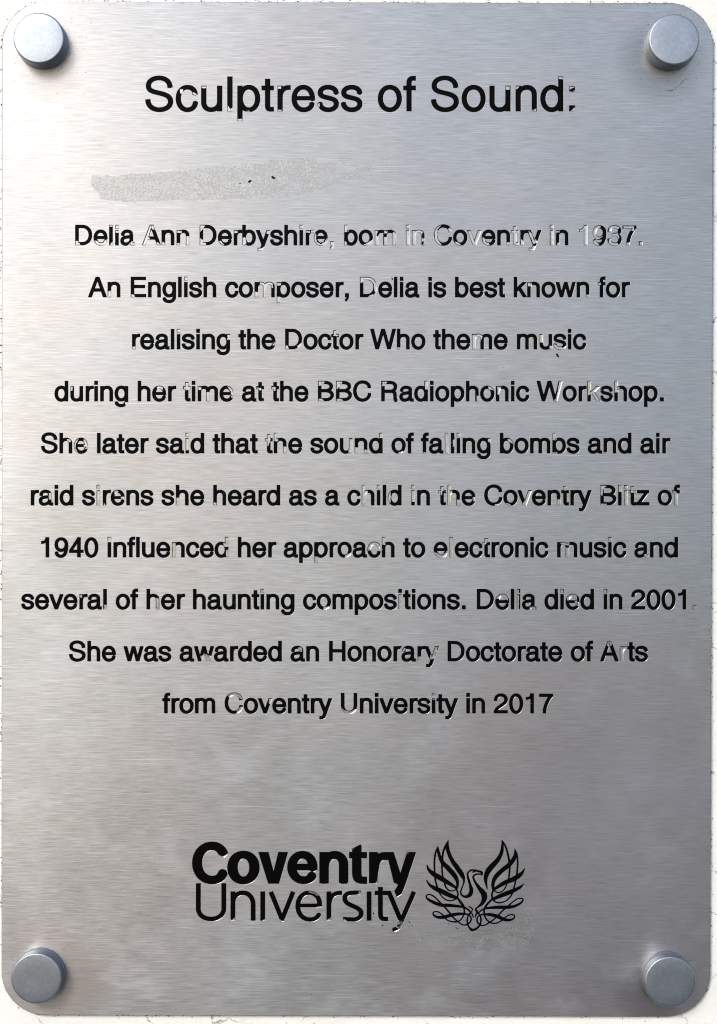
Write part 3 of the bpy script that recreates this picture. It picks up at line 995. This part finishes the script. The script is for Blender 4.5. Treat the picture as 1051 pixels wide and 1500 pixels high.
for k, bd in enumerate(bands):
    lo_y = CUTS[k - 1] if k else -1e9
    hi_y = CUTS[k] if k < NC else 1e9
    loops, ids = [[face[i] for i in bd]], [[fi[i] for i in bd]]
    for l in HOLES:
        if lo_y < l[0][1] < hi_y:
            loops.append(l)
            ids.append([pb.vert(x, y, 0.0) for x, y in l])
    f0 = len(pb.f)
    pb.fill(loops, ids)
    got = 0.0
    for t_ in pb.f[f0:]:
        A_, B_, C_ = (pb.v[q] for q in t_)
        got += abs((B_[0] - A_[0]) * (C_[2] - A_[2]) - (B_[2] - A_[2]) * (C_[0] - A_[0])) / 2 / PX / PX
    want = abs(area(loops[0])) - abs(sum(area(l) for l in loops[1:]))
    if abs(got - want) > 60: print('BAND', k, round(got), round(want), len(loops))
pb.fill([edge], [bi], back=True)
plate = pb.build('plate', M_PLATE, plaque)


# ------------------------------------------------------------------ residue, flecks, grime on the plaque
def ragged(pts, amp, step):
    out = []
    n_ = len(pts)
    for i in range(n_):
        (x0, y0), (x1, y1) = pts[i], pts[(i + 1) % n_]
        L = math.hypot(x1 - x0, y1 - y0)
        k = max(1, int(L / step))
        for j in range(k):
            t = j / k
            out.append((x0 + (x1 - x0) * t + random.gauss(0, amp), y0 + (y1 - y0) * t + random.gauss(0, amp)))
    return out


def film(name, polys, mat, d=-0.18):
    b = MB()
    for pts in polys:
        i_ = [b.vert(x, y, d) for x, y in pts]
        b.fill([pts], [i_])
    return b.build(name, mat, plaque)


tape = [ragged([(134, 258), (165, 257), (205, 254), (280, 249), (345, 241), (400, 237), (462, 232), (470, 245), (500, 229), (520, 232), (498, 247), (505, 256), (535, 242), (552, 233), (570, 232), (560, 250), (570, 262), (552, 270), (530, 262), (505, 264), (478, 275),
                (465, 281), (430, 286), (340, 291), (270, 294), (185, 296), (160, 294), (147, 290), (134, 272)], 0.9, 4)]
film('adhesive_residue', tape, make_residue_mat('dried_adhesive', 0.58, (0.55, 0.548, 0.54), wx(340), 2.2))
tape2 = [ragged([(575, 1352), (600, 1345), (640, 1364), (690, 1370), (735, 1365), (770, 1335), (782, 1342), (784, 1372), (768, 1388), (720, 1392), (660, 1384), (610, 1380)], 1.5, 5)]
film('adhesive_residue', tape2, make_residue_mat('faint_adhesive', 0.665, (0.42, 0.418, 0.41)))


def flecks(polys, name='paint_fleck', mat=None, d=-0.6, parent=None):
    for pts in polys:
        b = MB()
        cx_, cy_ = sum(q[0] for q in pts) / len(pts), sum(q[1] for q in pts) / len(pts)
        lo = [b.vert(x, y, 0.0) for x, y in pts]
        hi = [b.vert(cx_ + (x - cx_) * .8, cy_ + (y - cy_) * .8, d) for x, y in pts]
        n_ = len(pts)
        for i in range(n_):
            j = (i + 1) % n_
            b.f.append((lo[i], hi[i], hi[j], lo[j]))
        b.fill([[(cx_ + (x - cx_) * .8, cy_ + (y - cy_) * .8) for x, y in pts]], [hi])
        b.build(name, mat or M_PAINT, parent or plaque)


flecks([[(396.5, 259), (400, 257.5), (403, 260), (404.5, 261.5), (401, 262.5), (399, 261)], [(364, 265), (368, 263), (369, 265), (366, 268), (363.5, 267)], [(351, 268), (353, 268), (353, 269.6), (351, 269.4)],
        [(814.4, 518.2), (817, 517.8), (819.9, 523), (817.8, 523.8), (815.5, 521)], [(729, 488.5), (730.6, 488.2), (731.4, 490.5), (729.6, 490.5)],
        [(546, 1337), (547.5, 1336.5), (549, 1339), (547.5, 1339.6)], [(598, 1348.2), (600.2, 1349.6), (602.4, 1352.8), (600.5, 1352)], [(603, 1354.5), (605.5, 1357), (604.5, 1357.5)],
        [(559.5, 1354.5), (562, 1354.5), (562, 1356.5), (559.5, 1356.5)], [(668, 1358), (672, 1360.3), (671, 1361), (667.6, 1359)], [(657, 1352.6), (658.6, 1352.6), (658.6, 1354), (657, 1354)],
        [(573.5, 406.5), (575.5, 407), (576, 410), (574.3, 410)]])


def blob(b, u, v, r, d0, flat=0.6):
    k = random.randint(5, 7)
    a0 = random.uniform(0, 6.28)
    st = random.uniform(0.6, 1.7)
    ring = []
    for i in range(k):
        a = a0 + 6.283 * i / k
        q = r * random.uniform(0.6, 1.25)
        ring.append(b.vert(u + q * math.cos(a) * st, v + q * math.sin(a), d0))
    top = b.vert(u + random.uniform(-.2, .2) * r, v, d0 - r * flat)
    for i in range(k):
        b.f.append((ring[i], top, ring[(i + 1) % k]))


gb = MB()        # specks on the plate: dense round the caps, sparse elsewhere
CAPS = [(57, 55.5, 65, 64), (988, 57.5, 982, 63.5), (53.5, 1433.5, 58.5, 1427), (982, 1438.5, 977.5, 1431)]
for (fx, fy, bx, by), num, spread in zip(CAPS, (150, 190, 60, 26), (40, 34, 26, 18)):
    for _ in range(num):
        a, r = random.uniform(0, 6.283), 38.5 + abs(random.gauss(0, spread * 0.5))
        u, v = bx + r * math.cos(a), by + r * math.sin(a) + (4 if num > 50 else 0)
        if not (12 < u < 1030 and 12 < v < 1478): continue
        if math.hypot(u - bx, v - by) < 38: continue
        blob(gb, u, v, random.uniform(0.25, 0.62), 0.0)
for _ in range(60):
    blob(gb, random.uniform(20, 1025), random.uniform(20, 1470), random.uniform(0.2, 0.55), 0.0)
for t in np.linspace(0, 1, 34):     # the dark scrape below the top right cap
    u, v = 978 + t * 30 + random.gauss(0, .3), 133 - t * 16 + 3 * math.sin(t * 5) + random.gauss(0, .5)
    if random.random() < 0.85: blob(gb, u, v, random.uniform(0.35, 0.9), 0.0, 0.35)
for t in np.linspace(0, 1, 120):    # dirt caught on the plate's top edge
    if random.random() < 0.55: blob(gb, 70 + t * 900 + random.uniform(-4, 4), 4.6 + t * 1.6 + random.uniform(-0.8, 2.4), random.uniform(0.3, 0.8), 0.0)
grime = gb.build('grime', M_GRIME, plaque)
grime['kind'] = 'stuff'

wg = MB()        # crumbs of dirt and painted gap shade in the angle between plate and wall
outl = plate_outline(-1.2, 30)
per = []
for i in range(len(outl)):
    (x0, y0), (x1, y1) = outl[i], outl[(i + 1) % len(outl)]
    L = math.hypot(x1 - x0, y1 - y0)
    for _ in range(int(L * 0.4 + random.random())):
        t = random.random()
        per.append((x0 + (x1 - x0) * t, y0 + (y1 - y0) * t))
for x, y in per:
    dx, dy = x - 523, y - 745
    k = abs(random.gauss(0, 1.0))
    nx_, ny_ = (0, math.copysign(1, dy)) if 70 < x < 975 else (math.copysign(1, dx), 0)
    if not (70 < x < 975) and not (70 < y < 1425): nx_, ny_ = math.copysign(.7, dx), math.copysign(.7, dy)
    dens = 0.5 + 0.5 * math.sin(x * 0.021 + y * 0.017) * math.sin(x * 0.047 + 1)
    side = 0.95 if y < 70 else 0.45 if y > 1425 else 0.5
    if random.random() > (0.35 + 0.65 * dens) * side: continue
    blob(wg, x + nx_ * k * 1.6, y + ny_ * k * 1.6, random.uniform(0.3, 1.0), THICK - 0.3, 1.2)
ol = plate_outline(-0.1, 30)  # dark ragged strip: dirt and painted gap shade along the plate's edge
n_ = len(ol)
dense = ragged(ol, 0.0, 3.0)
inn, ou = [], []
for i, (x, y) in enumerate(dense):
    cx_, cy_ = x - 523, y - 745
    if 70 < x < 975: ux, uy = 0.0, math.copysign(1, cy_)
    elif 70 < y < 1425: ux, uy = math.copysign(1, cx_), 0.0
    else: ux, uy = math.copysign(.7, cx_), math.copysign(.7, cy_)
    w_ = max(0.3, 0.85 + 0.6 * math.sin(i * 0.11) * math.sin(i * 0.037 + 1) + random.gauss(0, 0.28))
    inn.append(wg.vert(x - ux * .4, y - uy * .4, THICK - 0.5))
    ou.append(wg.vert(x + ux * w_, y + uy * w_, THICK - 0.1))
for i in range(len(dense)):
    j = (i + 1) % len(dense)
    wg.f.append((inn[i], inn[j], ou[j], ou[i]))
wgrime_gap_shade = wg.build('grime', M_GRIME, wall)  # dirt crumbs and the painted gap shade strip
wgrime_gap_shade['kind'] = 'stuff'

# ------------------------------------------------------------------ screw caps
H_CAP = 29.0      # stands 5.8 mm proud of the plate


def lathe(b, cx_, cy_, prof, n_=72):
    """prof: (radius, d) from the plate outwards; d negative is towards the viewer"""
    rings = []
    for r, d in prof:
        rings.append([b.vert(cx_ + r * math.cos(6.283185 * i / n_), cy_ + r * math.sin(6.283185 * i / n_), d) for i in range(n_)])
    for a, c in zip(rings, rings[1:]):
        for i in range(n_):
            j = (i + 1) % n_
            b.f.append((a[i], c[i], c[j], a[j]))
    return rings


def make_cap(fx, fy, bx, by, mat, label):
    # the cap's axis stands square on the plate; photo centre of its face gives the axis
    k = CAM_DIST / (CAM_DIST - H_CAP * PX)
    ax, ay = 525.5 + (fx - 525.5) / k, 750 + (fy - 750) / k
    root = bpy.data.objects.new('screw_cap', None)
    root.empty_display_size = 0.01
    root.location = (wx(ax), 0, wz(ay))
    C.objects.link(root)
    tag(root, label, 'screw cap', 'screw caps at the corners of the plaque')
    R = 37.3 / k
    b = MB()
    lathe(b, ax, ay, [(R + 0.9, 0.0), (R + 0.9, -7.2), (R + 0.3, -7.9), (R - 0.9, -8.0)])
    o = b.build('collar', mat, root, True)
    b2 = MB()
    rings = lathe(b2, ax, ay, [(R - 0.8, -7.5), (R - 0.8, -8.6), (R, -9.2), (R, -H_CAP + 2.2), (R - 0.25, -H_CAP + 1.3), (R - 0.8, -H_CAP + 0.55), (R - 1.6, -H_CAP + 0.12), (R - 2.6, -H_CAP),
                               (R * 0.5, -H_CAP - 0.02)])
    c_ = b2.vert(ax, ay, -H_CAP - 0.03)
    l_ = rings[-1]
    for i in range(len(l_)): b2.f.append((l_[i], c_, l_[(i + 1) % len(l_)]))
    o2 = b2.build('cap', mat, root, True)
    for q in (o, o2):
        q.location = -root.location
    for q in (o, o2):
        for p_ in q.data.polygons: p_.use_smooth = True
        q.data.set_sharp_from_angle(angle=math.radians(38))
    return root


M_CAP = make_cap_mat('satin_cap_metal', (0.318, 0.348, 0.395))
make_cap(*CAPS[0], M_CAP, 'palest satin metal screw cap, at the upper left corner above the heading')
make_cap(*CAPS[1], M_CAP, 'bluish grey metal screw cap above a short dark scrape, upper right corner')
make_cap(*CAPS[2], M_CAP, 'mid grey metal screw cap at the lower left corner, beside cracked wall paint')
make_cap(*CAPS[3], M_CAP, 'darkest metal screw cap, at the lower right corner near the bird emblem')
